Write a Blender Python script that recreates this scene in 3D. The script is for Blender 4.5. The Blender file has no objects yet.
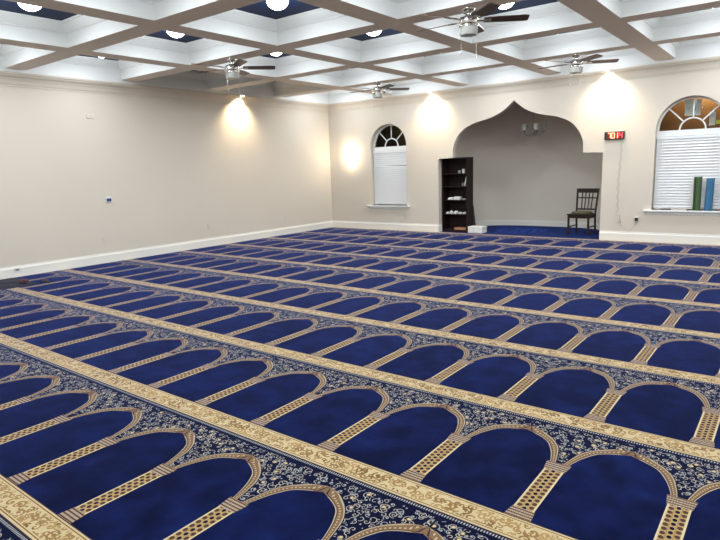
import bpy, bmesh, math, random
from mathutils import Vector, Matrix
from mathutils.geometry import tessellate_polygon
random.seed(7)
PI = math.pi
SC = bpy.context.scene
COL = SC.collection

# ---------------------------------------------------------------- camera
CAMX, CAMY, CAMZ = 10.214, -12.0405, 1.6
FPX, YAW, PIT, ROL = 569.617, -0.6584, 0.1780, -0.0336
fw = Vector((math.sin(YAW)*math.cos(PIT), math.cos(YAW)*math.cos(PIT), -math.sin(PIT)))
rt = Vector((math.cos(YAW), -math.sin(YAW), 0)); up = rt.cross(fw)
r2 = rt*math.cos(ROL)+up*math.sin(ROL); u2 = -rt*math.sin(ROL)+up*math.cos(ROL)
cam = bpy.data.cameras.new('camera'); camo = bpy.data.objects.new('camera', cam); COL.objects.link(camo)
camo.matrix_world = Matrix(((r2.x, u2.x, -fw.x, CAMX), (r2.y, u2.y, -fw.y, CAMY), (r2.z, u2.z, -fw.z, CAMZ), (0, 0, 0, 1)))
cam.sensor_width = 36; cam.lens = FPX*36/720; cam.clip_start = .05; cam.clip_end = 100
SC.camera = camo

# ---------------------------------------------------------------- world, exposure, lamp strengths
w = bpy.data.worlds.new('world'); SC.world = w; w.use_nodes = True
w.node_tree.nodes['Background'].inputs[0].default_value = (.02, .025, .035, 1)
w.node_tree.nodes['Background'].inputs[1].default_value = .25
SC.view_settings.view_transform = 'Standard'; SC.view_settings.look = 'None'
SC.view_settings.exposure = 0.58; SC.view_settings.gamma = 1; SC.view_settings.use_curve_mapping = False
DOME_W, DOME_SIDE_W, DOME_COL = 11, 10.5, (.90, .96, 1.0)
SPOT_W, SPOT_COL = 120, (1.0, .78, .50)
SCONCE_W, SCONCE_COL = 10, (1.0, .84, .60)

# ---------------------------------------------------------------- material helpers
def mat(name, col, rough=.6, metal=0, spec=.5, **kw):
    m = bpy.data.materials.new(name); m.use_nodes = True
    b = m.node_tree.nodes['Principled BSDF']
    b.inputs['Base Color'].default_value = (*col, 1); b.inputs['Roughness'].default_value = rough
    b.inputs['Metallic'].default_value = metal; b.inputs['Specular IOR Level'].default_value = spec
    for k, v in kw.items():
        b.inputs[k.replace('_', ' ')].default_value = v
    return m
class V:                                   # tiny expression wrapper for math nodes
    nt = None
    def __init__(s, sock): s.s = sock
    @staticmethod
    def op(o, *a):
        n = V.nt.nodes.new('ShaderNodeMath'); n.operation = o
        for i, x in enumerate(a):
            if isinstance(x, V): V.nt.links.new(x.s, n.inputs[i])
            else: n.inputs[i].default_value = x
        return V(n.outputs[0])
    def __add__(s, o): return V.op('ADD', s, o)
    def __sub__(s, o): return V.op('SUBTRACT', s, o)
    def __rsub__(s, o): return V.op('SUBTRACT', o, s)
    def __mul__(s, o): return V.op('MULTIPLY', s, o)
    def __truediv__(s, o): return V.op('DIVIDE', s, o)
    __radd__ = __add__; __rmul__ = __mul__
    def lt(s, o): return V.op('LESS_THAN', s, o)
    def gt(s, o): return V.op('GREATER_THAN', s, o)
    def fract(s): return V.op('FRACT', s)
    def floor(s): return V.op('FLOOR', s)
    def abs(s): return V.op('ABSOLUTE', s)
def between(x, a, b): return x.gt(a)*x.lt(b)
def inv(x): return 1.0-x
def vor_or(a, b): return V.op('MAXIMUM', a, b)
def mixc(f, a, b):
    n = V.nt.nodes.new('ShaderNodeMix'); n.data_type = 'RGBA'
    V.nt.links.new(f.s, n.inputs[0]) if isinstance(f, V) else setattr(n.inputs[0], 'default_value', f)
    for k, c in ((6, a), (7, b)):
        if isinstance(c, tuple): n.inputs[k].default_value = (*c, 1)
        else: V.nt.links.new(c, n.inputs[k])
    return n.outputs[2]
def noise_bump(m, scale, strength, dist=.002, detail=3):
    nt = m.node_tree; b = nt.nodes['Principled BSDF']
    tc = nt.nodes.new('ShaderNodeTexCoord'); n = nt.nodes.new('ShaderNodeTexNoise'); bp = nt.nodes.new('ShaderNodeBump')
    n.inputs['Scale'].default_value = scale; n.inputs['Detail'].default_value = detail
    bp.inputs['Strength'].default_value = strength; bp.inputs['Distance'].default_value = dist
    nt.links.new(tc.outputs['Object'], n.inputs['Vector']); nt.links.new(n.outputs[0], bp.inputs['Height'])
    nt.links.new(bp.outputs[0], b.inputs['Normal'])
    return m
def noise_col(m, c1, c2, scale, stretch=(1, 1, 1), detail=4):
    nt = m.node_tree; b = nt.nodes['Principled BSDF']
    tc = nt.nodes.new('ShaderNodeTexCoord'); mp = nt.nodes.new('ShaderNodeMapping'); n = nt.nodes.new('ShaderNodeTexNoise')
    mp.inputs['Scale'].default_value = stretch; n.inputs['Scale'].default_value = scale; n.inputs['Detail'].default_value = detail
    r = nt.nodes.new('ShaderNodeValToRGB'); r.color_ramp.elements[0].color = (*c1, 1); r.color_ramp.elements[1].color = (*c2, 1)
    r.color_ramp.elements[0].position = .3; r.color_ramp.elements[1].position = .7
    nt.links.new(tc.outputs['Object'], mp.inputs[0]); nt.links.new(mp.outputs[0], n.inputs['Vector'])
    nt.links.new(n.outputs[0], r.inputs[0]); nt.links.new(r.outputs[0], b.inputs['Base Color'])
    return m
def emis(name, col, strength, base=(.8, .8, .8)):
    return mat(name, base, .4, Emission_Color=(*col, 1), Emission_Strength=strength)

M = {}
M['wall'] = noise_bump(noise_col(mat('cream_wall_paint', (.6, .54, .46), .85, spec=.2), (.58, .525, .452), (.60, .545, .47), .6), 60, .08)
M['beam'] = noise_bump(mat('beige_beam_underside', (.78, .70, .64), .8, spec=.2), 60, .05)  # warm beige, used on the beam undersides only
M['white'] = noise_bump(mat('white_trim_paint', (.72, .735, .73), .5, spec=.35), 40, .03)
M['board'] = mat('cream_white_baseboard_paint', (.74, .715, .66), .45, spec=.35)
M['niche'] = noise_bump(mat('grey_niche_paint', (.68, .62, .54), .85, spec=.2), 60, .08)
M['navy_ceiling'] = noise_bump(mat('navy_ceiling_paint', (.005, .016, .062), .6, spec=.2), 50, .05)
M['nickel'] = mat('brushed_nickel', (.62, .60, .57), .25, 1)
M['walnut'] = noise_col(mat('dark_walnut', (.04, .015, .01), .35), (.035, .012, .008), (.075, .028, .018), 6, (12, 1, 1))
M['espresso'] = noise_col(mat('espresso_laminate', (.02, .011, .009), .55, spec=.2), (.010, .005, .004), (.02, .010, .008), 5, (6, 6, 1))
M['chair'] = noise_col(mat('dark_stained_chair_wood', (.02, .012, .01), .45, spec=.25), (.016, .009, .007), (.034, .018, .013), 8, (5, 5, 1))
M['shade'] = mat('frosted_glass_shade', (.52, .53, .50), .35, Transmission_Weight=.25)
M['dome'] = emis('lit_frosted_dome', (.93, .97, 1), 9)
M['spotlens'] = emis('lit_downlight_lens', (1, .85, .6), 12)
M['sconceglass'] = emis('lit_sconce_glass', (1, .88, .66), 14)
M['plastic'] = mat('white_plastic', (.66, .65, .61), .4)
M['ivory'] = mat('ivory_plastic', (.56, .52, .46), .45)
M['sensor'] = mat('cream_sensor_plastic', (.60, .54, .46), .6)
M['black'] = mat('black_plastic', (.012, .012, .012), .35)
M['screen'] = mat('dark_blue_screen', (.02, .05, .2), .2)
M['slat'] = mat('white_blind_slat', (.74, .75, .77), .45, Transmission_Weight=0)
M['glass'] = mat('window_glass', (.9, .95, .93), .02, Transmission_Weight=1.0, IOR=1.1)
M['paper'] = noise_col(mat('white_paper', (.75, .74, .7), .7), (.62, .61, .58), (.78, .77, .74), 9)
M['brown'] = mat('tan_book_cover', (.35, .17, .09), .55)
M['outside'] = noise_col(mat('brown_stucco', (.15, .1, .06), .9), (.12, .08, .05), (.2, .13, .08), 3)
M['olive'] = mat('olive_glow_vest', (.45, .5, .03), .6)
M['green'] = noise_bump(mat('green_foam', (.05, .095, .033), .75), 150, .3)
M['blue'] = noise_bump(mat('blue_foam', (.03, .125, .25), .75), 150, .3)
M['cushion'] = noise_col(mat('olive_woven_cushion', (.12, .10, .04), .9), (.07, .06, .03), (.2, .17, .08), 45)
M['cord'] = mat('brown_grey_cord', (.30, .26, .21), .5)
M['red'] = emis('red_led_segment', (1.0, .16, .07), 9, (.3, .02, .01))
M['reddim'] = emis('dim_red_led_segment', (1.0, .05, .08), 3, (.3, .02, .01))
M['redbloom'] = mat('red_bloom_clock_window', (.10, .006, .006), .3, Emission_Color=(1, .02, .01, 1), Emission_Strength=.10)  # faint red emission paints the bloom behind the digits
M['mat'] = noise_col(mat('dark_navy_mat', (.004, .005, .015), .95), (.003, .004, .014), (.012, .012, .03), 12)
M['maroon'] = noise_col(mat('mottled_maroon_cloth', (.1, .03, .03), .9), (.006, .006, .01), (.12, .05, .05), 30)
M['slab'] = mat('concrete', (.3, .3, .3), .9)

# ---------------------------------------------------------------- carpet material
PX, PY, X0, Y0 = .583, 1.2198, 8.1404, -8.70
def curve(x, pts):
    n = V.nt.nodes.new('ShaderNodeFloatCurve'); c = n.mapping.curves[0]
    while len(c.points) < len(pts): c.points.new(.5, .5)
    for p, (a, b) in zip(c.points, pts): p.location = (a, b); p.handle_type = 'AUTO_CLAMPED'
    n.mapping.update(); V.nt.links.new(x.s, n.inputs['Value']); return V(n.outputs[0])
def comb(x, y, z=0.0):
    n = V.nt.nodes.new('ShaderNodeCombineXYZ')
    for i, a in enumerate((x, y, z)):
        if isinstance(a, V): V.nt.links.new(a.s, n.inputs[i])
        else: n.inputs[i].default_value = a
    return n.outputs[0]
def sep(sock):
    n = V.nt.nodes.new('ShaderNodeSeparateXYZ'); V.nt.links.new(sock, n.inputs[0]); return [V(o) for o in n.outputs]
def noise(vec, scale, detail=2):
    n = V.nt.nodes.new('ShaderNodeTexNoise'); n.inputs['Scale'].default_value = scale; n.inputs['Detail'].default_value = detail
    V.nt.links.new(vec, n.inputs['Vector']); return V(n.outputs[0])
def curls(x, y, scale, width, turns=1.0, r0=.12, rand=.85):
    """spiral tendrils, one per voronoi cell"""
    vec = comb(x*scale, y*scale)
    n = V.nt.nodes.new('ShaderNodeTexVoronoi'); n.voronoi_dimensions = '2D'; n.inputs['Scale'].default_value = 1; n.inputs['Randomness'].default_value = rand
    V.nt.links.new(vec, n.inputs['Vector'])
    px, py, _ = sep(n.outputs['Position']); vx, vy, _ = sep(vec)
    cr, cg, cb = sep(n.outputs['Color'])
    ang = V.op('ARCTAN2', vy-py, vx-px)/(2*PI)+cr
    d = V(n.outputs['Distance'])
    fr = ang.fract()
    flip = cg.gt(.5)
    fr2 = fr*flip+(1.0-fr)*inv(flip)
    rad = r0+fr2*.34*turns
    line = (d-rad).abs().lt(width)
    return line, d, cb
def carpet_material():
    m = mat('navy_prayer_carpet', (.01, .02, .1), .95, spec=.05)
    nt = m.node_tree; V.nt = nt; b = nt.nodes['Principled BSDF']
    tc = nt.nodes.new('ShaderNodeTexCoord'); x, y, _ = sep(tc.outputs['Object'])
    P = tc.outputs['Object']
    a = (((x-X0)/PX+.5).fract()-.5).abs()*PX          # distance from the column axis
    sx = (((x-X0)/PX+.5).fract()-.5)*PX
    bb = PX/2-a                                       # distance from the arch axis
    t = ((y-Y0)/PY).fract()*PY
    inner = curve(t, [(0, .2415), (.70, .2415), (.76, .237), (.80, .226), (.85, .208), (.90, .185), (.95, .152), (.98, .118), (1.0, .085)]) \
        if False else None
    # half widths: curve nodes clamp x to 0..1, so t is remapped: s = (t-.70)/.42
    s = (t-.70)/.42
    fi = curve(s, [(0, .60), (.1, .60), (.24, .565), (.36, .52), (.48, .46), (.60, .38), (.67, .295), (.72, .20), (.78, .07), (.82, 0), (1, 0)])*.4
    fo = curve(s, [(0, .69), (.14, .67), (.36, .62), (.48, .585), (.60, .52), (.71, .43), (.79, .335), (.86, .235), (.91, .12), (.955, 0), (1, 0)])*.4
    navy = (.0009, .0022, .019); dark = (.0022, .0032, .016)
    gold = (.32, .22, .09); cream = (.46, .38, .235); tan = (.25, .15, .065); brown = (.14, .075, .022); darkb = (.035, .02, .025)
    grey = (.27, .27, .27)
    mott = noise(P, 5.5, 4)
    mott2 = noise(P, 1.3, 2)
    mm = (mott-.38)*2.6
    base = mixc(V.op('MINIMUM', V.op('MAXIMUM', mm+(mott2-.5)*1.2, 0.0), 1.0), navy, (.0034, .0084, .056))
    col = base
    # spandrel ground with scrolls
    arch = between(t, .745, 1.22)
    spand = arch*vor_or(bb.gt(fo), t.gt(1.102))
    col = mixc(spand, col, dark)
    l1, d1, c1 = curls(x, y, 26, .050, 1.0, .10)
    l2, d2, c2 = curls(x+.31, y+.17, 15, .030, 1.0, .08)
    blot = d1.lt(.13)*c1.gt(.45)
    lines = vor_or(vor_or(l1*c1.lt(.8), l2), blot)
    inmargin = spand*t.lt(1.175)*(bb-fo).gt(.006)
    col = mixc(inmargin*lines, col, mixc(c1, (.36, .32, .25), (.22, .23, .26)))
    fl = d2.lt(.16)*c2.gt(.65)
    col = mixc(inmargin*fl, col, mixc(d2.lt(.10), gold, cream))
    # arch ring
    ring = arch*bb.lt(fo)*inv(bb.lt(fi))
    rr = (bb-fi)/(fo-fi+.0001)
    th = (V.op('ARCTAN2', t-.72, bb)*14).fract()
    rc = mixc(vor_or(rr.lt(.14)*t.lt(1.02), rr.gt(.86)), (.15, .09, .045), (.32, .26, .18))
    rc = mixc(between(rr, .42, .60)*th.lt(.45), rc, (.36, .28, .17))
    rc = mixc(between(rr, .14, .24), rc, darkb)
    col = mixc(ring, col, rc)
    # column shaft
    shaft = a.lt(.050)*between(t, .23, .67)
    k = (t/.036)
    kf = k.fract()-.5
    ko = (k+.5).fract()-.5
    q = a
    dotA = (((q-.029)/.0115)*((q-.029)/.0115)+(kf/.37)*(kf/.37)).lt(1.0)
    dotB = (((q)/.010)*((q)/.010)+(ko/.34)*(ko/.34)).lt(1.0)
    sc_ = mixc(a.gt(.041), gold, cream)
    sc_ = mixc(between(a, .013, .018), sc_, tan)
    sc_ = mixc(dotA, sc_, (.06, .03, .02))
    sc_ = mixc(dotB, sc_, dark)
    col = mixc(shaft, col, sc_)
    # capital and base: ribbed blocks
    capw = .054+((t-.66)*.14)
    cap = between(t, .66, .745)*a.lt(capw)
    basew = .054+(.245-t)*.12
    bas = between(t, .165, .245)*a.lt(basew)
    blk = vor_or(cap, bas)
    rib = (t/.021).fract(); dots = (a/.011).fract()
    kc = mixc(rib.lt(.30), tan, darkb)
    kc = mixc(between(rib, .45, .85)*dots.lt(.55), kc, grey)
    col = mixc(blk, col, kc)
    # gold border band with brown scroll
    band = t.lt(.165)
    l3, d3, c3 = curls(x, y, 13, .075, 1.1, .06, .6)
    l4, d4, c4 = curls(x+.7, y+.4, 24, .09, 1.0, .05, .7)
    l5, d5, c5 = curls(x+1.3, y+.9, 18, .085, 1.1, .05, .8)
    bc = mixc(noise(P, 30, 2), cream, (.38, .285, .14))
    scroll = between(t, .030, .138)*vor_or(vor_or(l3, l4*c4.gt(.3)), vor_or(d3.lt(.10), l5))
    bc = mixc(scroll, bc, mixc(c3, brown, (.30, .19, .075)))
    bc = mixc(vor_or(between(t, .018, .024), between(t, .144, .150)), bc, brown)
    bc = mixc(t.gt(.159), bc, darkb)
    bc = mixc(t.lt(.006), bc, darkb)
    col = mixc(band, col, bc)
    # toothed edge below the band
    tooth = between(t, PY-.022, PY-.006)*((x/.014).fract().lt(.5))
    col = mixc(tooth, col, grey)
    # fibre grain
    fg = noise(P, 420, 2)
    mixn = nt.nodes.new('ShaderNodeMix'); mixn.data_type = 'RGBA'; mixn.blend_type = 'MULTIPLY'; mixn.inputs[0].default_value = 1
    nt.links.new(col, mixn.inputs[6])
    g2 = (fg*.7+.65); nt.links.new(comb(g2, g2, g2), mixn.inputs[7])
    nt.links.new(mixn.outputs[2], b.inputs['Base Color'])
    b.inputs['Sheen Weight'].default_value = .42; b.inputs['Sheen Roughness'].default_value = .28
    b.inputs['Sheen Tint'].default_value = (.16, .26, .95, 1)
    bp = nt.nodes.new('ShaderNodeBump'); bp.inputs['Strength'].default_value = .35; bp.inputs['Distance'].default_value = .006
    h = noise(P, 7, 3)+fg*.35
    nt.links.new(h.s, bp.inputs['Height']); nt.links.new(bp.outputs[0], b.inputs['Normal'])
    return m
M['carpet'] = carpet_material()
def niche_carpet_material():
    m = mat('royal_blue_niche_carpet', (.01, .02, .1), .95, spec=.05)
    nt = m.node_tree; V.nt = nt; b = nt.nodes['Principled BSDF']
    tc = nt.nodes.new('ShaderNodeTexCoord'); x, y, _ = sep(tc.outputs['Object']); P = tc.outputs['Object']
    dx = (x-5.0)/.62; dy = (y-1.05)/.55
    r = V.op('SQRT', dx*dx+dy*dy)
    l, d, c = curls(x, y, 7, .14, 1.0, .1)
    f = r.lt(1.0)*vor_or(l, d.lt(.16))
    n = noise(P, 6, 3)
    col = mixc(n, (.003, .008, .045), (.006, .016, .085))
    col = mixc(f, col, (.015, .05, .26))
    nt.links.new(col, b.inputs['Base Color'])
    b.inputs['Sheen Weight'].default_value = .15; b.inputs['Sheen Tint'].default_value = (.15, .25, .95, 1)
    return m
M['niche_carpet'] = niche_carpet_material()

# ---------------------------------------------------------------- geometry helpers
def obj(name, bm, m, parent=None, smooth=False, bevel=0, loc=None):
    bmesh.ops.recalc_face_normals(bm, faces=bm.faces)
    me = bpy.data.meshes.new(name); bm.to_mesh(me); bm.free()
    for x in (m if isinstance(m, (list, tuple)) else [m]): me.materials.append(x)
    if smooth:
        for p in me.polygons: p.use_smooth = True
        try: me.set_sharp_from_angle(angle=math.radians(40))
        except Exception: pass
    o = bpy.data.objects.new(name, me); COL.objects.link(o)
    if parent: o.parent = parent
    if loc: o.location = loc
    if bevel:
        b = o.modifiers.new('bevel', 'BEVEL'); b.width = bevel; b.segments = 2; b.limit_method = 'ANGLE'
    return o
def tag(o, label, cat, group=None, kind=None):
    o['label'] = label; o['category'] = cat
    if group: o['group'] = group
    if kind: o['kind'] = kind
    return o
def struct(o, label=None, cat=None):
    o['kind'] = 'structure'
    if label: o['label'] = label
    if cat: o['category'] = cat
    return o
def thing(name, loc, label, cat, group=None, rz=0):
    o = bpy.data.objects.new(name, None); COL.objects.link(o); o.location = loc; o.rotation_euler = (0, 0, rz)
    o.empty_display_size = .1
    return tag(o, label, cat, group)
def B(): return bmesh.new()
def box(bm, x0, x1, y0, y1, z0, z1, mi=0, mx=None):
    vs = [bm.verts.new((x, y, z)) for z in (z0, z1) for y in (y0, y1) for x in (x0, x1)]
    if mx is not None:
        for v in vs: v.co = mx @ v.co
    for f in ((0, 2, 3, 1), (4, 5, 7, 6), (0, 1, 5, 4), (2, 6, 7, 3), (0, 4, 6, 2), (1, 3, 7, 5)):
        bm.faces.new([vs[i] for i in f]).material_index = mi
    return bm
def bx(*a, **k): return box(B(), *a, **k)
def lathe(bm, prof, cx=0, cy=0, seg=32, cap=True):
    rings = []
    for r, z in prof:
        rings.append([bm.verts.new((cx+r*math.cos(2*PI*i/seg), cy+r*math.sin(2*PI*i/seg), z)) for i in range(seg)])
    for a, b in zip(rings, rings[1:]):
        for i in range(seg): bm.faces.new((a[i], a[(i+1) % seg], b[(i+1) % seg], b[i]))
    if cap:
        bm.faces.new(rings[0][::-1]); bm.faces.new(rings[-1])
    return bm
def tube(bm, pts, r, seg=8, closed=False):
    pts = [Vector(p) for p in pts]; rings = []
    n = len(pts)
    for i, p in enumerate(pts):
        d = (pts[min(i+1, n-1)]-pts[max(i-1, 0)]).normalized()
        u = d.cross(Vector((0, 0, 1)))
        if u.length < 1e-3: u = d.cross(Vector((0, 1, 0)))
        u.normalize(); v = d.cross(u)
        rr = r[i] if isinstance(r, (list, tuple)) else r
        rings.append([bm.verts.new(p+rr*(u*math.cos(2*PI*k/seg)+v*math.sin(2*PI*k/seg))) for k in range(seg)])
    for a, b in zip(rings, rings[1:]):
        for k in range(seg): bm.faces.new((a[k], a[(k+1) % seg], b[(k+1) % seg], b[k]))
    bm.faces.new(rings[0][::-1]); bm.faces.new(rings[-1])
    return bm
def extrude_poly(bm, loops, f0, f1, mi=0):
    """loops of 2-D points, first is the outline, others holes; f0/f1 map (u,v) to the two faces"""
    tris = tessellate_polygon([[Vector((u, v, 0)) for u, v in l] for l in loops])
    flat = [p for l in loops for p in l]
    A = [bm.verts.new(f0(*p)) for p in flat]; Bv = [bm.verts.new(f1(*p)) for p in flat]
    for t in tris:
        try: bm.faces.new([A[i] for i in t]).material_index = mi
        except ValueError: pass
        try: bm.faces.new([Bv[i] for i in reversed(t)]).material_index = mi
        except ValueError: pass
    k = 0
    for l in loops:
        n = len(l)
        for i in range(n):
            a, b = k+i, k+(i+1) % n
            bm.faces.new((A[a], A[b], Bv[b], Bv[a])).material_index = mi
        k += n
    return bm
def smoothcurve(pts, n=6):
    out = []
    P = [pts[0]]+list(pts)+[pts[-1]]
    for i in range(1, len(P)-2):
        p0, p1, p2, p3 = [Vector(p) for p in P[i-1:i+3]]
        for k in range(n):
            t = k/n
            out.append(tuple(.5*((2*p1)+(-p0+p2)*t+(2*p0-5*p1+4*p2-p3)*t*t+(-p0+3*p1-3*p2+p3)*t**3)))
    out.append(tuple(P[-2])); return out
def copy_tree(o, parent=None):
    c = o.copy(); COL.objects.link(c)
    if parent: c.parent = parent
    for ch in list(o.children): copy_tree(ch, c)
    return c

# ---------------------------------------------------------------- dimensions
CX, CY, BW = 2.025, 1.948, .33
NX, NY = 7, 7
RX, RY = CX*NX, -CY*NY
H = 3.3235                      # underside of the beams
FB = 3.27                       # underside of the perimeter half beam
TOP = H+.31
T = .12                         # back wall thickness
NC = 5.205                      # niche centre
XL, XR = 3.35, 7.06

# ---------------------------------------------------------------- floor, walls
struct(obj('floor', bx(-.3, RX+.3, RY-.3, 2.6, -.2, -.012), M['slab']), 'concrete floor slab under the carpet', 'floor')
c = obj('carpet', bx(0, RX, RY, 0.0, -.012, 0), M['carpet'])
tag(c, 'navy prayer carpet woven with rows of gold arches and cream bands', 'carpet')
# niche outline
def niche_pts(n=40, a=XR-NC, b=1.95, off=0):
    out = []
    for i in range(n+1):
        th = PI*i/n; cs, sn = math.cos(th), math.sin(th)
        out.append((NC+(a-off)*math.copysign(abs(cs)**(2/3), cs), T+(b-off)*sn**(2/3)))
    return out
bm = B(); NP = niche_pts()
extrude_poly(bm, [[(XR-.003, 0.001)]+niche_pts(off=.004)+[(XL+.003, 0.001)]], lambda u, v: (u, v, -.012), lambda u, v: (u, v, -.001))
tag(obj('niche_carpet', bm, M['niche_carpet']), 'plain royal blue carpet on the floor inside the arched niche', 'carpet')

# back wall with arch and windows
archL = [(3.35, 0), (3.35, 1.735), (3.735, 1.75)]
ap = smoothcurve([(3.735, 1.75), (3.745, 1.98), (3.85, 2.21), (4.03, 2.385), (4.30, 2.50), (4.66, 2.58), (4.95, 2.70), (5.205, 2.90)], 5)
apr = [(2*NC-x, z) for x, z in reversed(ap[:-1])]
WIN = [(1.915, .545, .62, 2.10), (8.56, .58, .62, 2.09)]     # cx, half width, sill z, spring z
def lunette(cx, hw, z, n=24, a0=0, a1=PI): return [(cx+hw*math.cos(a0+(a1-a0)*i/n), z+hw*math.sin(a0+(a1-a0)*i/n)) for i in range(n+1)]
outline = [(0-.12, 0), (3.35, 0), (3.35, 1.735)]+ap+apr+[(XR, 1.735), (XR, 0), (RX+.12, 0), (RX+.12, 3.75), (-.12, 3.75)]
outline[-1] = (-.12, 3.75)
holes = [[(cx-hw, sz), (cx+hw, sz)]+lunette(cx, hw, sp) for cx, hw, sz, sp in WIN]
bm = extrude_poly(B(), [outline]+holes, lambda u, v: (u, 0, v), lambda u, v: (u, T, v))
struct(obj('wall_back', bm, M['wall']), 'cream wall pierced by the pointed niche arch and two arched windows', 'wall')
struct(obj('wall_left', bx(-.12, 0, RY, 0, 0, 3.75), M['wall']), 'long blank cream wall with outlets and a baseboard', 'wall')
struct(obj('wall_right', bx(RX, RX+.12, RY, 0, 0, 3.75), M['wall']), 'cream side wall out of view', 'wall')
struct(obj('wall_front', bx(-.12, RX+.12, RY-.12, RY, 0, 3.75), M['wall']), 'cream wall behind the camera', 'wall')
# niche shell
bm = B(); o_ = niche_pts(off=-.08)
NH = 3.3
ring_i = NP; ring_o = o_
for i in range(len(ring_i)-1):
    for (p, q) in ((ring_i[i], ring_i[i+1]), (ring_o[i], ring_o[i+1])):
        a_ = [bm.verts.new((*p, -.012)), bm.verts.new((*q, -.012)), bm.verts.new((*q, NH)), bm.verts.new((*p, NH))]
        bm.faces.new(a_)
bmesh.ops.remove_doubles(bm, verts=bm.verts, dist=1e-4)
nw = struct(obj('wall_niche', bm, M['niche'], smooth=True), 'curved grey wall of the prayer niche', 'wall')
bm = extrude_poly(B(), [ring_o], lambda u, v: (u, v, NH), lambda u, v: (u, v, NH+.08))
struct(obj('niche_ceiling', bm, M['niche'], nw))
# niche baseboard
def board_along(name, pts, h, th, m, normal_sign=1, parent=None):
    bm = B(); rows = []
    for i, p in enumerate(pts):
        a_, b_ = Vector(pts[max(i-1, 0)]), Vector(pts[min(i+1, len(pts)-1)])
        d = (b_-a_).normalized(); nrm = Vector((-d.y, d.x))*normal_sign
        prof = [(0, 0), (th, 0), (th, h*.78), (th*.55, h*.86), (th*.45, h), (0, h)]
        rows.append([bm.verts.new((p[0]+nrm.x*o, p[1]+nrm.y*o, z)) for o, z in prof])
    for a_, b_ in zip(rows, rows[1:]):
        for k in range(6): bm.faces.new((a_[k], a_[(k+1) % 6], b_[(k+1) % 6], b_[k]))
    bm.faces.new(rows[0]); bm.faces.new(rows[-1][::-1])
    return struct(obj(name, bm, M['board'], parent), 'white baseboard', 'baseboard')
bb_ = board_along('baseboard_niche', niche_pts(60), .14, .018, M['white'], 1)
bb_['label'] = 'white baseboard curving round the niche'
for nm, pts, lb in (('baseboard_back', [(XL, T), (XL-.001, 0), (0, 0)], 'white baseboard between room corner and niche'),
                ('baseboard_right', [(RX, 0), (XR+.001, 0), (XR, T)], 'white baseboard under the window with rolled mats'),
                ('baseboard_left', [(0, 0), (0, RY)], 'white baseboard along the long blank wall')):
    o = board_along(nm, pts, .185, .02, M['white'], 1); o['label'] = lb

# ---------------------------------------------------------------- ceiling
bm = bx(-.12, RX+.12, RY-.12, T, 3.75, 3.85)
ceil = struct(obj('ceiling', bm, M['white']), 'white coffered ceiling with navy trays', 'ceiling')
bm = bx(0, RX, RY, 0, TOP, TOP+.02)
struct(obj('tray_panel', bm, M['navy_ceiling'], ceil))
bm = B()
for i in range(1, NX):
    x = i*CX
    for j in range(NY):
        y1 = -(BW/2 if j else BW/2); y1 = -j*CY-BW/2; y0 = -(j+1)*CY+BW/2
        for s in (-1, 1):
            X = x+s*BW/2
            bm.faces.new([bm.verts.new(p) for p in ((X, y0, H), (X, y1, H), (X, y1, TOP), (X, y0, TOP))]).material_index = 0
for j in range(1, NY):
    y = -j*CY
    for i in range(NX):
        x0_ = i*CX+BW/2; x1_ = (i+1)*CX-BW/2
        for s in (-1, 1):
            Y = y+s*BW/2
            bm.faces.new([bm.verts.new(p) for p in ((x0_, Y, H), (x1_, Y, H), (x1_, Y, TOP), (x0_, Y, TOP))]).material_index = 0
for i in range(1, NX):
    x = i*CX
    bm.faces.new([bm.verts.new(p) for p in ((x-BW/2, RY+BW/2, H), (x+BW/2, RY+BW/2, H), (x+BW/2, -BW/2, H), (x-BW/2, -BW/2, H))]).material_index = 1
for j in range(1, NY):
    y = -j*CY
    for i in range(NX):
        x0_ = i*CX+BW/2; x1_ = (i+1)*CX-BW/2
        bm.faces.new([bm.verts.new(p) for p in ((x0_, y-BW/2, H), (x1_, y-BW/2, H), (x1_, y+BW/2, H), (x0_, y+BW/2, H))]).material_index = 1
bmesh.ops.remove_doubles(bm, verts=bm.verts, dist=1e-4)
struct(obj('ceiling_beam', bm, [M['white'], M['beam']], ceil))
# perimeter half beam
bm = B(); e = BW/2
def rect(bm, pts, mi=0): f = bm.faces.new([bm.verts.new(p) for p in pts]); f.material_index = mi
inn = [(e, -e), (RX-e, -e), (RX-e, RY+e), (e, RY+e)]; out = [(0, 0), (RX, 0), (RX, RY), (0, RY)]
for k in range(4):
    a_, b_ = inn[k], inn[(k+1) % 4]; c_, d_ = out[k], out[(k+1) % 4]
    rect(bm, ((*a_, FB), (*b_, FB), (*b_, TOP), (*a_, TOP)), 0)
    rect(bm, ((*a_, FB), (*b_, FB), (*d_, FB), (*c_, FB)), 1)
bmesh.ops.remove_doubles(bm, verts=bm.verts, dist=1e-4)
struct(obj('perimeter_soffit', bm, [M['white'], M['wall']], ceil))
# crown under the soffit
bm = B(); rows = []
prof = [(0, FB-.205), (.012, FB-.205), (.016, FB-.18), (.03, FB-.165), (.05, FB-.12), (.085, FB-.075), (.125, FB-.05), (.135, FB-.03), (.155, FB-.025), (.155, FB)]
for (ox, oy, sx, sy) in ((0, 0, 1, -1), (RX, 0, -1, -1), (RX, RY, -1, 1), (0, RY, 1, 1)):
    rows.append([bm.verts.new((ox+sx*o, oy+sy*o, z)) for o, z in prof])
for k in range(4):
    a_, b_ = rows[k], rows[(k+1) % 4]
    for i in range(len(prof)-1): bm.faces.new((a_[i], a_[i+1], b_[i+1], b_[i]))
struct(obj('crown_moulding', bm, M['wall'], ceil))
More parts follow.
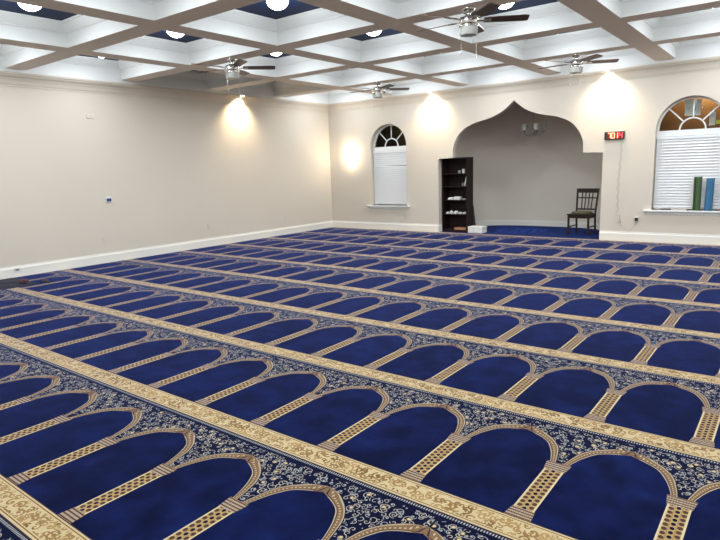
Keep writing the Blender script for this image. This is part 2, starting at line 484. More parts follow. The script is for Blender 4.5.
# coffer cornice
bm = B()
prof = [(0, H+.175), (.014, H+.178), (.016, H+.192), (.026, H+.20), (.045, H+.225), (.075, H+.262), (.082, H+.268), (.082, H+.282), (.098, H+.286), (.10, TOP)]
for i in range(NX):
    for j in range(NY):
        x0_, x1_, y0_, y1_ = i*CX+e, (i+1)*CX-e, -(j+1)*CY+e, -j*CY-e
        rows = []
        for (ox, oy, sx, sy) in ((x0_, y1_, 1, -1), (x1_, y1_, -1, -1), (x1_, y0_, -1, 1), (x0_, y0_, 1, 1)):
            rows.append([bm.verts.new((ox+sx*o, oy+sy*o, z)) for o, z in prof])
        for k in range(4):
            a_, b_ = rows[k], rows[(k+1) % 4]
            for q in range(len(prof)-1): bm.faces.new((a_[q], a_[q+1], b_[q+1], b_[q]))
struct(obj('coffer_cornice', bm, M['white'], ceil))

# ---------------------------------------------------------------- ceiling lights
ORD = ['first', 'second', 'third', 'fourth', 'fifth', 'sixth', 'seventh']
def dome_light(i, j, lit=True):
    x, y = (i+.5)*CX, -(j+.5)*CY
    t = thing('ceiling_light', (x, y, TOP), '%s dome light, %s coffer row from niche wall, %s from long wall' % ('lit' if lit else 'unlit', ORD[j], ORD[i]), 'ceiling light', 'dome lights in the coffers')
    obj('base_plate', lathe(B(), [(.10, 0), (.135, -.008), (.14, -.03), (.125, -.04)], seg=28), M['nickel'], t, True)
    prof = [(.122, -.036)]+[(.13*math.cos(a*PI/2/8), -.04-.10*math.sin(a*PI/2/8)) for a in range(0, 9)][:-1]+[(.012, -.14)]
    obj('glass_dome', lathe(B(), prof, seg=28), M['dome'] if lit else M['shade'], t, True)
    if lit:
        l = bpy.data.lights.new('dome_bulb', 'AREA'); l.shape = 'DISK'; l.size = .2; l.energy = DOME_W; l.color = DOME_COL
        lo = bpy.data.objects.new('dome_bulb', l); COL.objects.link(lo); lo.parent = t; lo.location = (0, 0, -.145)
        l = bpy.data.lights.new('dome_bulb', 'POINT'); l.energy = DOME_SIDE_W; l.color = DOME_COL; l.shadow_soft_size = .07
        lo = bpy.data.objects.new('dome_bulb', l); COL.objects.link(lo); lo.parent = t; lo.location = (0, 0, -.225)
    return t
UNLIT = {(0, 2), (0, 1)}
for i in range(NX):
    for j in range(NY): dome_light(i, j, (i, j) not in UNLIT)

# ---------------------------------------------------------------- ceiling fans
def make_fan():
    t = thing('ceiling_fan', (0, 0, H), '', 'ceiling fan', 'ceiling fans under the beams')
    obj('canopy', lathe(B(), [(.072, 0), (.074, -.012), (.066, -.03), (.04, -.05), (.022, -.058), (.02, -.10)], seg=28), M['nickel'], t, True)
    hs = obj('motor_housing', lathe(B(), [(.02, -.075), (.05, -.082), (.075, -.10), (.10, -.105), (.108, -.118), (.108, -.175), (.098, -.188), (.05, -.19)], seg=32), M['nickel'], t, True)
    obj('glass_light_shade', lathe(B(), [(.095, -.19), (.103, -.195), (.103, -.275), (.095, -.292), (.05, -.30), (.01, -.302)], seg=32), M['shade'], t, True)
    bm = B()
    lathe(bm, [(.106, -.186), (.110, -.19), (.110, -.204), (.106, -.208)], seg=32)
    obj('trim_ring', bm, M['nickel'], hs, True)
    for k in range(5):
        a = math.radians(42+72*k); R = Matrix.Rotation(a, 4, 'Z') @ Matrix.Translation((0, 0, -.135)) @ Matrix.Rotation(math.radians(-13), 4, 'X')
        bm = B(); loops = [[(.17, -.050), (.22, -.058), (.60, -.066), (.655, -.062), (.665, -.05), (.665, .05), (.655, .062), (.60, .066), (.22, .058), (.17, .050)]]
        extrude_poly(bm, loops, lambda u, v: R @ Vector((u, v, -.004)), lambda u, v: R @ Vector((u, v, .004)))
        bl = obj('fan_blade', bm, M['walnut'], t)
        bm = B(); box(bm, .09, .21, -.018, .018, -.011, -.005, mx=R); box(bm, .19, .25, -.035, .035, -.010, -.004, mx=R)
        obj('blade_bracket', bm, M['nickel'], bl, bevel=.002)
    for s, ln in ((-1, .17), (1, .22)):
        bm = B(); X, Y = s*.085*r2.x, s*.085*r2.y
        tube(bm, [(X, Y, -.29), (X, Y, -.29-ln)], .0022, 6)
        lathe(bm, [(.001, -.29-ln), (.006, -.295-ln), (.006, -.315-ln), (.001, -.32-ln)], X, Y, 8)
        obj('pull_chain', bm, M['nickel'], t)
    return t
FANS = [(3.5*CX, -3*CY, 'large brown-bladed ceiling fan with pull chains, high out in front of the niche'),
        (1.5*CX, -3*CY, 'brown-bladed ceiling fan beside the dark unlit coffer near the long blank wall'),
        (1.5*CX, -1*CY, 'small looking brown-bladed ceiling fan above the smaller arched window and bookcase'),
        (3.5*CX, -1*CY, 'brown-bladed ceiling fan above the prayer niche and red clock')]
f0 = None
for k, (x, y, lb) in enumerate(FANS):
    f = make_fan() if k == 0 else copy_tree(f0)
    if k == 0: f0 = f
    f.location = (x, y, H); f['label'] = lb; f.rotation_euler = (0, 0, math.radians((-9, 4, 1, -12)[k]))

# ---------------------------------------------------------------- downlights and sconce
def downlight(x, y, dx, dy, lb):
    t = thing('downlight', (x, y, FB), lb, 'downlight', 'lit downlights in the perimeter soffit')
    obj('trim_collar', lathe(B(), [(.05, 0), (.052, -.008), (.046, -.016), (.036, -.018)], seg=24), M['white'], t, True)
    obj('lens', lathe(B(), [(.036, -.012), (.034, -.022), (.018, -.03), (.004, -.032)], seg=24), M['spotlens'], t, True)
    l = bpy.data.lights.new('downlight_bulb', 'SPOT'); l.energy = SPOT_W; l.color = SPOT_COL; l.spot_size = math.radians(118); l.spot_blend = 1.0; l.shadow_soft_size = .03
    lo = bpy.data.objects.new('downlight_bulb', l); COL.objects.link(lo); lo.parent = t; lo.location = (0, 0, -.045)
    d = Vector((dx*.19, dy*.19, -.44)); lo.rotation_euler = d.to_track_quat('-Z', 'Y').to_euler()
downlight(3.25, -.19, 0, 1, 'lit downlight washing the wall between the smaller window and the niche')
downlight(7.13, -.19, 0, 1, 'lit downlight washing the wall above the red clock')
downlight(.19, -3.14, -1, 0, 'lit downlight washing the long blank wall')
t = thing('wall_sconce', (.74, 0, 1.86), 'glowing wall sconce beside the room corner', 'wall lamp')
obj('back_plate', bx(-.045, .045, -.015, 0, -.09, .09), M['nickel'], t, bevel=.004)
obj('arm', tube(B(), [(0, -.01, -.05), (0, -.05, -.06), (0, -.085, -.05)], .008), M['nickel'], t, True)
obj('glass_shade', lathe(B(), [(.03, -.06), (.05, -.055), (.058, 0), (.062, .07)], 0, -.085, 24, True), M['sconceglass'], t, True)
l = bpy.data.lights.new('sconce_bulb', 'POINT'); l.energy = SCONCE_W; l.color = SCONCE_COL; l.shadow_soft_size = .05
lo = bpy.data.objects.new('sconce_bulb', l); COL.objects.link(lo); lo.parent = t; lo.location = (0, -.12, .12)
l2_ = l.copy(); l2_.energy = SCONCE_W*.35
lo = bpy.data.objects.new('sconce_bulb', l2_); COL.objects.link(lo); lo.parent = t; lo.location = (0, -.09, -.12)

# ---------------------------------------------------------------- windows
def make_window(n, cx, hw, sz, sp, lb, spokes):
    yf = .155                                                # frame plane inside the reveal
    root = struct(obj('window_%d' % n, bx(cx-hw, cx+hw, yf-.02, yf+.03, sp-.115, sp-.005), M['white'], bevel=.004), lb, 'window')
    fr = B(); w_ = .035
    box(fr, cx-hw, cx-hw+w_, yf-.01, yf+.03, sz, sp-.11); box(fr, cx+hw-w_, cx+hw, yf-.01, yf+.03, sz, sp-.11)
    lo_, li = lunette(cx, hw, sp-.006), lunette(cx, hw-.03, sp-.006)
    extrude_poly(fr, [lo_+li[::-1]], lambda u, v: (u, yf-.01, v), lambda u, v: (u, yf+.03, v))
    obj('window_frame', fr, M['white'], root)
    mb = B(); r = hw*.36; z0 = sp-.006
    ho, hi = lunette(cx, r+.012, z0), lunette(cx, r-.012, z0)
    extrude_poly(mb, [ho+hi[::-1]], lambda u, v: (u, yf, v), lambda u, v: (u, yf+.022, v))
    for a in spokes:
        ca, sa = math.cos(math.radians(a)), math.sin(math.radians(a))
        R = Matrix.Translation((cx, 0, z0)) @ Matrix.Rotation(-math.radians(a), 4, 'Y')
        box(mb, r, hw-.02, yf, yf+.022, -.011, .011, mx=R)
    obj('muntin', mb, M['white'], root)
    lin = [(cx-hw, sz), (cx+hw, sz)]+lunette(cx, hw, sp)
    lin2 = [(cx-hw-.02, sz-.02), (cx+hw+.02, sz-.02)]+lunette(cx, hw+.02, sp)
    bm = B(); RW = [[bm.verts.new((u, y, v)) for u, v in L] for L, y in ((lin, T), (lin, .26), (lin2, .26), (lin2, T))]
    for a_, b_ in zip(RW, RW[1:]):
        for k in range(len(a_)): bm.faces.new((a_[k], a_[(k+1) % len(a_)], b_[(k+1) % len(a_)], b_[k]))
    obj('reveal', bm, M['wall'], root)
    g = extrude_poly(B(), [[(cx-hw+.01, sz+.01), (cx+hw-.01, sz+.01)]+lunette(cx, hw-.012, sp-.006)], lambda u, v: (u, yf+.036, v), lambda u, v: (u, yf+.040, v))
    obj('glass', g, M['glass'], root)
    s_ = B(); box(s_, cx-hw-.13, cx+hw+.07, -.075, yf+.02, sz-.03, sz); 
    obj('window_sill', s_, M['white'], root, bevel=.005)
    ap_ = B(); box(ap_, cx-hw-.06, cx+hw+.02, -.018, 0.0, sz-.085, sz-.03)
    obj('sill_apron', ap_, M['white'], root, bevel=.004)
    return root
make_window(1, *WIN[0], 'smaller arched window with fanlight near the room corner', (45, 90, 135))
make_window(2, *WIN[1], 'wide arched window with fanlight and rolled mats on its sill', (45, 90, 135))
def make_blind(cx, hw, sz, sp, lb, broken=()):
    yb = .105
    t = thing('window_blind', (cx, yb, sz), lb, 'window blind', 'closed blinds in the arched windows')
    z1 = sp-.12-sz
    obj('head_rail', bx(-hw+.012, hw-.012, -.022, .018, z1-.045, z1), M['slat'], t, bevel=.003)
    bm = B(); n = 24; pitch = (z1-.085)/n
    for k in range(n):
        z = .05+pitch*(k+.5); tilt = math.radians(59)
        dz = 0
        R = Matrix.Translation((0, 0, z)) @ Matrix.Rotation(tilt, 4, 'X')
        if k in broken: R = Matrix.Translation((0, 0, z-.004)) @ Matrix.Rotation(math.radians(1.3), 4, 'Y') @ Matrix.Rotation(tilt, 4, 'X')
        box(bm, -hw+.018, hw-.018, -.029, .029, -.0014, .0014, mx=R)
    obj('slats', bm, M['slat'], t)
    obj('bottom_rail', bx(-hw+.016, hw-.016, -.02, .016, .022, .044), M['slat'], t, bevel=.003)
    for s in (-.62, .62):
        obj('lift_cord', tube(B(), [(s*hw, -.03, z1-.04), (s*hw, -.03, .03)], .0016, 5), M['plastic'], t)
    obj('tilt_wand', tube(B(), [(-hw*.80, -.034, z1-.03), (-hw*.80, -.036, z1-.55)], .004, 6), M['plastic'], t)
make_blind(*WIN[0], 'closed white slatted blind with a crooked slat in the smaller window', (17,))
make_blind(*WIN[1], 'closed white slatted blind behind the rolled green and blue mats')
# things seen through the fanlights
def sheet(name, x0, x1, z0, z1, m, lb, cat, y=.27, g=None):
    return tag(obj(name, bx(x0, x1, y, y+.003, z0, z1), m), lb, cat, g)
p = sheet('notice_paper', 8.40, 8.66, 2.335, 2.62, M['paper'], 'white notice sheet behind the fanlight of the wide window', 'paper')
p = sheet('leaflet', 8.80, 8.90, 2.14, 2.38, M['paper'], 'narrow white leaflet low in the wide window fanlight', 'paper')
p = sheet('reflective_strip', 8.91, 9.06, 2.16, 2.23, M['olive'], 'yellow-green strip low in the wide window fanlight', 'strip')
bm = lathe(B(), [(.035, 0), (.05, .06), (.045, .13), (.022, .18), (.03, .23)], 2.32, .36, 20)
tag(obj('vase', bm, M['paper'], smooth=True, loc=(0, 0, 2.10)), 'pale vase shape behind the fanlight of the smaller window', 'vase')
struct(obj('trim_1', bx(2.1, 2.5, .29, .45, 2.05, 2.098), M['outside']), 'ledge outside the smaller window', 'ledge')
struct(obj('wall_outside_porch', bx(7.5, 12, 1.3, 1.4, -.2, 3.9), M['outside']), 'brown porch wall outside the wide window', 'wall')
struct(obj('wall_outside_corner', bx(-.5, 3.0, 1.3, 1.4, -.2, 3.9), M['outside']), 'brown wall outside the smaller window', 'wall')
for px_, pz_, pe_, pc_, lb in ((8.62, 3.0, 30, (1, .62, .28), 'small amber porch lamp beyond the wide window'), (2.75, 3.0, 5, (.85, 1, .75), 'added dim lamp brightening the view beyond the smaller window')):  # the dim second lamp is added to lift the darkness behind the smaller fanlight
    t = thing('outside_lamp', (px_, 1.3, pz_), lb, 'wall lamp')
    obj('lamp_body', lathe(B(), [(.03, -.08), (.06, -.06), (.06, .06), (.03, .08)], 0, -.08, 16), M['black'], t, True)
    l = bpy.data.lights.new('outside_bulb', 'POINT'); l.energy = pe_; l.color = pc_; l.shadow_soft_size = .04
    lo = bpy.data.objects.new('outside_bulb', l); COL.objects.link(lo); lo.parent = t; lo.location = (0, -.30, -.05)

# ---------------------------------------------------------------- red clock, cord, outlets
t = thing('digital_clock', (7.265, 0, 2.047), 'black wall clock with glowing red digits', 'clock')
obj('case', bx(-.18, .18, -.045, -.002, -.074, .074), M['black'], t, bevel=.004)
obj('display_window', bx(-.125, .168, -.0475, -.0455, -.060, .060), M['redbloom'], t)
SEG = {'7': 'abc', '0': 'abcdef', '1': 'bc', '4': 'fgbc'}
def digit(ch, x, m, hgt=.048, wd=.024, nm='digit'):
    bm = B(); th = .0065; y0, y1 = -.0505, -.048; hb = hgt
    S = {'a': (-wd, wd, hb-th, hb+th), 'd': (-wd, wd, -hb-th, -hb+th), 'g': (-wd, wd, -th, th),
         'b': (wd-th, wd+th, 0, hb), 'c': (wd-th, wd+th, -hb, 0), 'f': (-wd-th, -wd+th, 0, hb), 'e': (-wd-th, -wd+th, -hb, 0)}
    for s in SEG[ch]:
        x0_, x1_, z0_, z1_ = S[s]; g = .0015
        box(bm, x+x0_+g, x+x1_-g, y0, y1, z0_+g, z1_-g)
    obj(nm, bm, m, t)
digit('7', -.088, M['red']); digit('0', -.018, M['red']); digit('1', .040, M['red']); digit('4', .126, M['reddim'])
bm = B(); box(bm, -.058, -.048, -.0505, -.048, .014, .026); box(bm, -.058, -.048, -.0505, -.048, -.026, -.014)
obj('colon', bm, M['red'], t)
# coiled cord
pts = []
for k in range(0, 121):
    s = k/120; z = 1.97-1.50*s
    amp = .012 if s < .2 else .022
    pts.append((7.395-.03*s+amp*math.sin(s*58)+.012*math.sin(s*9), -.012-.006*math.cos(s*58), z))
tail = [(7.44, -.012, .40), (7.47, -.014, .30), (7.545, -.016, .245), (7.575, -.02, .20), (7.62, -.02, .20), (7.68, -.018, .27), (7.725, -.03, .36), (7.735, -.055, .42)]
pts2 = pts+[(7.385, -.014, .45), (7.41, -.014, .42)]
cord = tag(obj('power_cord', tube(B(), smoothcurve(pts2+tail, 3), .0025, 6), M['cord'], smooth=True), 'thin wavy brown cord hanging from the red clock', 'cord')
obj('inline_adapter', bx(7.385, 7.425, -.035, -.004, .36, .52), M['ivory'], cord, bevel=.006)
def outlet(loc, rz, lb, m=M['plastic'], w_=.036, h_=.058):
    t = thing('wall_outlet', loc, lb, 'outlet', None, rz)
    obj('cover_plate', bx(-w_, w_, -.007, -.0005, -h_, h_), m, t, bevel=.002)
    for s in (-1, 1):
        obj('socket', bx(-.017, .017, -.0095, -.0072, s*.025-.013, s*.025+.013), m, t, bevel=.003)
    return t
outlet((7.735, 0, .43), 0, 'white outlet with a black plug under the clock cord')
pl = tag(obj('plug', bx(7.71, 7.765, -.055, -.0105, .40, .465), M['black'], bevel=.006), 'black plug pushed into the outlet beside the clock cord', 'plug')
outlet((2.39, 0, .36), 0, 'cream outlet low on the wall below the smaller window', M['ivory'])
outlet((0, -1.80, .40), PI/2, 'cream outlet low on the long wall close to the sconce corner', M['ivory'])
outlet((0, -4.18, .44), PI/2, 'cream outlet low in the middle of the long blank wall', M['ivory'])
outlet((0, -6.58, .43), PI/2, 'cream outlet low on the long wall beneath the thermostat', M['ivory'])
t = thing('baseboard_outlet', (.02, -8.14, .12), 'small grey socket set in the baseboard of the long wall', 'outlet', None, PI/2)
obj('cover_plate', bx(-.06, .06, -.007, -.0005, -.035, .035), M['plastic'], t, bevel=.002)
obj('socket', bx(-.03, .03, -.010, -.0072, -.014, .014), mat('grey_plastic', (.15, .17, .2), .5), t)
t = thing('wall_sensor', (0, -6.585, 2.66), 'small cream sensor box high on the long wall', 'sensor', None, PI/2)
obj('case', bx(-.07, .07, -.014, -.0005, -.035, .035), M['sensor'], t, bevel=.006)
obj('lens', bx(-.03, .03, -.016, -.0143, -.015, .012), M['ivory'], t)
t = thing('thermostat', (0, -6.42, 1.17), 'white thermostat with a blue screen on the long wall', 'thermostat', None, PI/2)
obj('case', bx(-.055, .055, -.025, -.0005, -.05, .05), M['plastic'], t, bevel=.006)
obj('screen', bx(-.045, .045, -.028, -.0255, -.035, .018), M['screen'], t)

# ---------------------------------------------------------------- bookcase and its things
bx0, bx1, by0, by1, bh = 3.375, 4.035, .125, .45, 1.755
t = thing('bookcase', (0, 0, 0), 'tall espresso brown open bookcase standing in the niche', 'bookcase')
obj('side_panel', bx(bx0, bx0+.02, by0, by1, 0, bh-.02), M['espresso'], t, bevel=.002)
obj('side_panel', bx(bx1-.02, bx1, by0, by1, 0, bh-.02), M['espresso'], t, bevel=.002)
obj('top_panel', bx(bx0-.003, bx1+.003, by0-.003, by1, bh-.02, bh), M['espresso'], t, bevel=.002)
obj('back_panel', bx(bx0+.021, bx1-.021, by1-.008, by1-.001, .05, bh-.021), M['espresso'], t)
obj('toe_kick', bx(bx0+.021, bx1-.021, by0+.01, by0+.025, 0, .05), M['espresso'], t)
SH = [.055, .425, .765, 1.085, 1.385]
for z in SH: obj('shelf', bx(bx0+.021, bx1-.021, by0+.004, by1-.009, z-.018, z), M['espresso'], t, bevel=.001)
G = 'things on the bookcase'
def crumple(name, x, y, z, sx, sy, sz, m, lb, cat, seed, grp=None):
    bm = B(); bmesh.ops.create_icosphere(bm, subdivisions=3, radius=1); rnd = random.Random(seed)
    ph = [rnd.uniform(0, 6) for _ in range(6)]
    for v in bm.verts:
        c_ = v.co; k = 1+.22*math.sin(5*c_.x+ph[0])*math.sin(6*c_.y+ph[1])+.16*math.sin(9*c_.z+ph[2]+7*c_.x)
        v.co = Vector((c_.x*sx*k, c_.y*sy*k, max(c_.z*k, -.55)*sz))
    mn = min(v.co.z for v in bm.verts)
    for v in bm.verts: v.co += Vector((x, y, z-mn+.0005))
    return tag(obj(name, bm, m, smooth=True), lb, cat, grp)
ym = by0+.12
crumple('crumpled_cloth', 3.47, ym, SH[1], .038, .06, .030, M['paper'], 'low crumpled white cloth at one end of the second shelf up', 'cloth', 1)
crumple('crumpled_cloth', 3.575, ym-.01, SH[1], .042, .06, .050, M['paper'], 'bunched white cloth, second in the row on the second shelf up', 'cloth', 2)
crumple('crumpled_cloth', 3.69, ym, SH[1], .045, .06, .048, M['paper'], 'bunched white cloth in the middle of the second shelf up', 'cloth', 3)
crumple('crumpled_cloth', 3.805, ym, SH[1], .042, .06, .034, M['paper'], 'bunched white cloth, fourth in the row on the second shelf up', 'cloth', 4)
crumple('crumpled_cloth', 3.915, ym, SH[1], .040, .06, .034, M['paper'], 'flat white cloth next to the side panel on the second shelf up', 'cloth', 5)
crumple('folded_cloth', 3.56, ym, SH[2], .075, .06, .038, M['paper'], 'grey-white folded cloth beside the white box on the middle shelf', 'cloth', 6)
tag(obj('small_box', bx(3.66, 3.82, ym-.06, ym+.06, SH[2]+.0005, SH[2]+.075), M['paper'], bevel=.004), 'white tissue-sized box on the middle shelf', 'box')
crumple('crumpled_cloth', 3.91, ym, SH[2], .06, .05, .022, mat('grey_cloth', (.3, .29, .28), .9), 'grey cloth scrap behind the white box on the middle shelf', 'cloth', 8)
R = Matrix.Translation((3.945, ym, SH[3]+.0045)) @ Matrix.Rotation(math.radians(14), 4, 'Y')
tag(obj('booklet', bx(-.012, .012, -.07, .07, 0, .23, mx=R), M['paper'], bevel=.002), 'thin pale booklet leaning on the side of the fourth shelf up', 'book')
tag(obj('booklet', bx(3.875, 3.90, ym-.06, ym+.06, SH[3]+.0005, SH[3]+.08), mat('grey_cover', (.2, .18, .17), .6), bevel=.002), 'short dark booklet upright on the fourth shelf up', 'book')
tag(obj('cup', lathe(B(), [(.028, 0), (.034, .05), (.036, .10), (.032, .10), (.03, .01)], 3.89, ym, 20), M['paper'], smooth=True, loc=(0, 0, SH[4]+.0005)), 'white cup on the top shelf of the bookcase', 'cup')
tag(obj('jar', lathe(B(), [(.03, 0), (.034, .01), (.034, .055), (.026, .07)], 3.78, ym, 20), mat('grey_glass', (.25, .24, .23), .3), smooth=True, loc=(0, 0, SH[4]+.0005)), 'low grey jar on the top shelf of the bookcase', 'jar')
tag(obj('flat_book', bx(3.69, 3.99, by0+.02, by0+.22, SH[0]+.0005, SH[0]+.05), M['brown'], bevel=.004), 'tan brown book lying flat on the bottom shelf', 'book')
# leaning board behind the bookcase
bm = B(); extrude_poly(bm, [[(by1+.03, .001), (by1+.20, .001), (by1+.03, .62)]], lambda u, v: (4.0, u, v), lambda u, v: (4.03, u, v))
tag(obj('easel_board', bm, M['black'], bevel=.002), 'black wedge-shaped board leaning behind the bookcase', 'board')
t = thing('white_box', (4.25, .24, 0), 'plain white carton on the floor at the foot of the bookcase', 'box')
obj('carton', bx(-.18, .18, -.13, .13, 0.0005, .115), M['paper'], t, bevel=.004)
obj('lid', bx(-.185, .185, -.135, .135, .117, .15), M['paper'], t, bevel=.004)

# ---------------------------------------------------------------- chair
chair = thing('wooden_chair', (6.50, .70, 0), 'dark wooden dining chair with slatted back standing in the niche', 'chair', None, math.radians(-6))
W2, D2 = .235, .21      # local: +y is the back, -y the front
def bar(bm, p, q, wx, wy):
    p, q = Vector(p), Vector(q)
    vs = [bm.verts.new(c_+Vector((sx*wx/2, sy*wy/2, 0))) for c_ in (p, q) for sx, sy in ((-1, -1), (1, -1), (1, 1), (-1, 1))]
    for f in ((0, 1, 2, 3), (7, 6, 5, 4), (0, 4, 5, 1), (1, 5, 6, 2), (2, 6, 7, 3), (3, 7, 4, 0)): bm.faces.new([vs[i] for i in f])
    return bm
for s in (-1, 1):
    obj('front_leg', bar(B(), (s*(W2-.02), -D2+.02, 0), (s*(W2-.02), -D2+.02, .43), .038, .038), M['chair'], chair, bevel=.003)
    bm = B(); bar(bm, (s*(W2-.03), D2+.02, 0), (s*(W2-.03), D2-.02, .44), .032, .04); bar(bm, (s*(W2-.03), D2-.02, .44), (s*(W2-.005), D2+.07, .98), .034, .03)
    obj('back_post', bm, M['chair'], chair, bevel=.002)
bm = extrude_poly(B(), [[(-W2-.01, -D2-.02), (W2+.01, -D2-.02), (W2-.01, D2-.01), (-W2+.01, D2-.01)]], lambda u, v: (u, v, .43), lambda u, v: (u, v, .46))
obj('seat', bm, M['chair'], chair, bevel=.006)
bm = B(); box(bm, -W2+.02, W2-.02, -D2+.005, -D2+.03, .37, .43); box(bm, -W2+.02, W2-.02, D2-.03, D2-.01, .37, .43)
box(bm, -W2+.005, -W2+.03, -D2+.02, D2-.02, .37, .43); box(bm, W2-.03, W2-.005, -D2+.02, D2-.02, .37, .43)
obj('apron', bm, M['chair'], chair)
bm = B(); box(bm, -W2-.005, W2+.005, D2+.052, D2+.076, .89, .985); obj('top_rail', bm, M['chair'], chair, bevel=.005)
obj('lower_rail', bx(-W2+.03, W2-.03, D2-.014, D2+.008, .52, .555), M['chair'], chair)
obj('cross_rail', bx(-W2+.03, W2-.03, D2+.025, D2+.043, .77, .795), M['chair'], chair)
for s in (-.115, -.04, .04, .115):
    obj('back_slat', bar(B(), (s*.9, D2-.003, .55), (s, D2+.062, .89), .02, .014), M['chair'], chair)
for s in (-1, 1):
    obj('side_stretcher', bx(s*(W2-.025)-.009, s*(W2-.025)+.009, -D2+.03, D2+.0, .17, .195), M['chair'], chair)
bm = B(); 
for z, f in ((.4615, .9), (.474, 1.0), (.494, 1.0), (.507, .88)):
    pass
prof = [(.86, .4615), (1, .474), (1, .494), (.9, .506)]
rows = []
Rz = Matrix.Translation((6.50, .70, 0)) @ Matrix.Rotation(math.radians(-6), 4, 'Z')
for f, z in prof:
    pts_ = []
    for k in range(32):
        a = 2*PI*k/32; ca, sa = math.cos(a), math.sin(a)
        pts_.append(bm.verts.new(Rz @ Vector((.185*f*math.copysign(abs(ca)**.4, ca), -.005+.18*f*math.copysign(abs(sa)**.4, sa), z))))
    rows.append(pts_)
for a_, b_ in zip(rows, rows[1:]):
    for k in range(32): bm.faces.new((a_[k], a_[(k+1) % 32], b_[(k+1) % 32], b_[k]))
bm.faces.new(rows[0][::-1]); bm.faces.new(rows[-1])
tag(obj('seat_cushion', bm, M['cushion'], smooth=True), 'olive brown woven cushion lying on the wooden chair', 'cushion')

# ---------------------------------------------------------------- chandelier (unlit)
cz = 2.24; CHX, CHY = 5.26, 1.0
t = thing('chandelier', (CHX, CHY, cz), 'unlit chandelier with five pale glass shades hanging in the niche', 'chandelier')
obj('ceiling_canopy', lathe(B(), [(.06, NH-cz), (.06, NH-cz-.015), (.02, NH-cz-.035)], seg=20), M['nickel'], t, True)
dn = mat('aged_silver', (.32, .30, .27), .35, .9)
bm = B(); z = NH-cz-.035; k = 0
while z > .22:
    for q in range(8):
        pass
    pts_ = [((.011*math.cos(a) if k % 2 else 0), (0 if k % 2 else .011*math.cos(a)), z-.022+.022*math.sin(a)) for a in [2*PI*i/10 for i in range(11)]]
    tube(bm, pts_, .003, 5); z -= .034; k += 1
obj('chain', bm, dn, t)
obj('centre_column', lathe(B(), [(.008, .23), (.018, .20), (.012, .12), (.03, .06), (.035, .02), (.02, -.03), (.008, -.06), (.012, -.075), (.003, -.085)], seg=20), dn, t, True)
for k in range(5):
    a = 2*PI*k/5+.35; ca, sa = math.cos(a), math.sin(a)
    pr = smoothcurve([(.02, .02), (.08, -.045), (.16, -.045), (.225, .0), (.235, .04)], 5)
    am = obj('arm', tube(B(), [(r_*ca, r_*sa, z_) for r_, z_ in pr], .008, 8), dn, t, True)
    obj('cup_holder', lathe(B(), [(.012, .03), (.035, .045), (.03, .055)], .235*ca, .235*sa, 16), dn, am, True)
    obj('glass_shade', lathe(B(), [(.035, .056), (.055, .07), (.058, .20), (.054, .20), (.05, .075), (.03, .065)], .235*ca, .235*sa, 20, False), M['shade'], am, True)

# ---------------------------------------------------------------- rolled mats and small things on the sill
def rolled_mat(x, y, z, h, r, m, lb, flap, rx, ry):
    bm = B(); n = 90; turns = 3.2; th = .008; inner_r = .022
    P2 = []
    for k in range(n+1):
        a = turns*2*PI*k/n; rr = inner_r+(r-inner_r)*k/n
        P2.append((rr*math.cos(a+flap), rr*math.sin(a+flap)))
    lx, ly = P2[-1]; dx, dy = P2[-1][0]-P2[-2][0], P2[-1][1]-P2[-2][1]; L = math.hypot(dx, dy)
    for k in range(1, 4): P2.append((lx+dx/L*.012*k, ly+dy/L*.012*k))
    A, C_ = [], []
    for i, (px_, py_) in enumerate(P2):
        q0, q1 = P2[max(i-1, 0)], P2[min(i+1, len(P2)-1)]; d = Vector((q1[0]-q0[0], q1[1]-q0[1])).normalized(); nv = Vector((-d.y, d.x))*th/2
        A.append((px_+nv.x, py_+nv.y)); C_.append((px_-nv.x, py_-nv.y))
    vs = [[bm.verts.new((px_, py_, zz)) for (px_, py_) in A+C_[::-1]] for zz in (0, h)]
    N = len(vs[0])
    for i in range(N): bm.faces.new((vs[0][i], vs[0][(i+1) % N], vs[1][(i+1) % N], vs[1][i]))
    nn = len(A)
    for zz in (0, 1):
        for i in range(nn-1): bm.faces.new((vs[zz][i], vs[zz][i+1], vs[zz][N-2-i], vs[zz][N-1-i]))
    o = obj('rolled_mat', bm, m, smooth=True, loc=(x, y, z)); o.rotation_euler = (rx, ry, 0)
    return tag(o, lb, 'rolled mat', 'rolled foam mats on the window sill')
SZ = .6215
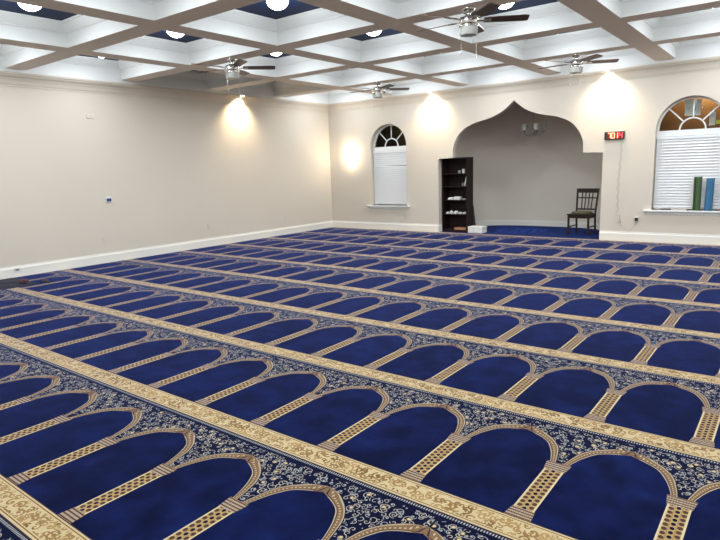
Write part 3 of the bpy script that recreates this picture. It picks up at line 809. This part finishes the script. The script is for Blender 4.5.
rolled_mat(8.735, .000, SZ+.002, .605, .066, M['green'], 'green rolled foam mat standing on the sill of the wide window', 2.4, math.radians(-.5), math.radians(-.5))
rolled_mat(8.915, -.006, SZ+.002, .58, .068, M['blue'], 'blue rolled foam mat standing beside the green one', .6, math.radians(-.5), math.radians(.5))
bm = B(); lathe(bm, [(.01, -.05), (.016, -.045), (.016, .045), (.01, .05)], seg=14)
o = tag(obj('marker_stub', bm, mat('grey_rubber', (.22, .22, .22), .6), smooth=True, loc=(8.10, -.02, SZ+.017)), 'short grey cylinder lying on the wide window sill', 'marker'); o.rotation_euler = (0, PI/2, 0)
tag(obj('folded_paper', bx(8.33, 8.58, -.045, .03, SZ, SZ+.018), M['ivory'], bevel=.004), 'flat cream folded paper lying on the wide window sill', 'paper')

# ---------------------------------------------------------------- dark mat by the long wall
bm = B(); nx, ny = 20, 24; V_ = []
rnd = random.Random(3)
for j in range(ny+1):
    row = []
    for i in range(nx+1):
        u, v = i/nx, j/ny
        X = .022+u*(.98+.02*math.sin(9*v)); Y = -8.23-v*1.15+.02*math.sin(5*u)
        edge = min(u*3, (1-u)*6, v*8, (1-v)*6, 1)
        Z = .003+.014*edge+.010*max(0, math.sin(14*u+5*v))*edge
        row.append(bm.verts.new((X, Y, Z)))
    V_.append(row)
for j in range(ny):
    for i in range(nx): bm.faces.new((V_[j][i], V_[j][i+1], V_[j+1][i+1], V_[j+1][i]))
r_ = bmesh.ops.extrude_face_region(bm, geom=list(bm.faces))
for g in r_['geom']:
    if isinstance(g, bmesh.types.BMVert): g.co.z = .0006
tag(obj('floor_mat', bm, M['mat'], smooth=True), 'rumpled dark navy mat at the foot of the long wall', 'mat')
crumple('crumpled_cloth', .80, -8.37, .024, .10, .06, .035, M['maroon'], 'small maroon and black cloth on the dark mat edge', 'cloth', 21)
crumple('crumpled_cloth', .97, -8.12, .001, .09, .045, .028, mat('dark_patterned_cloth', (.03, .03, .035), .9), 'small black cloth beside the dark mat', 'cloth', 22)
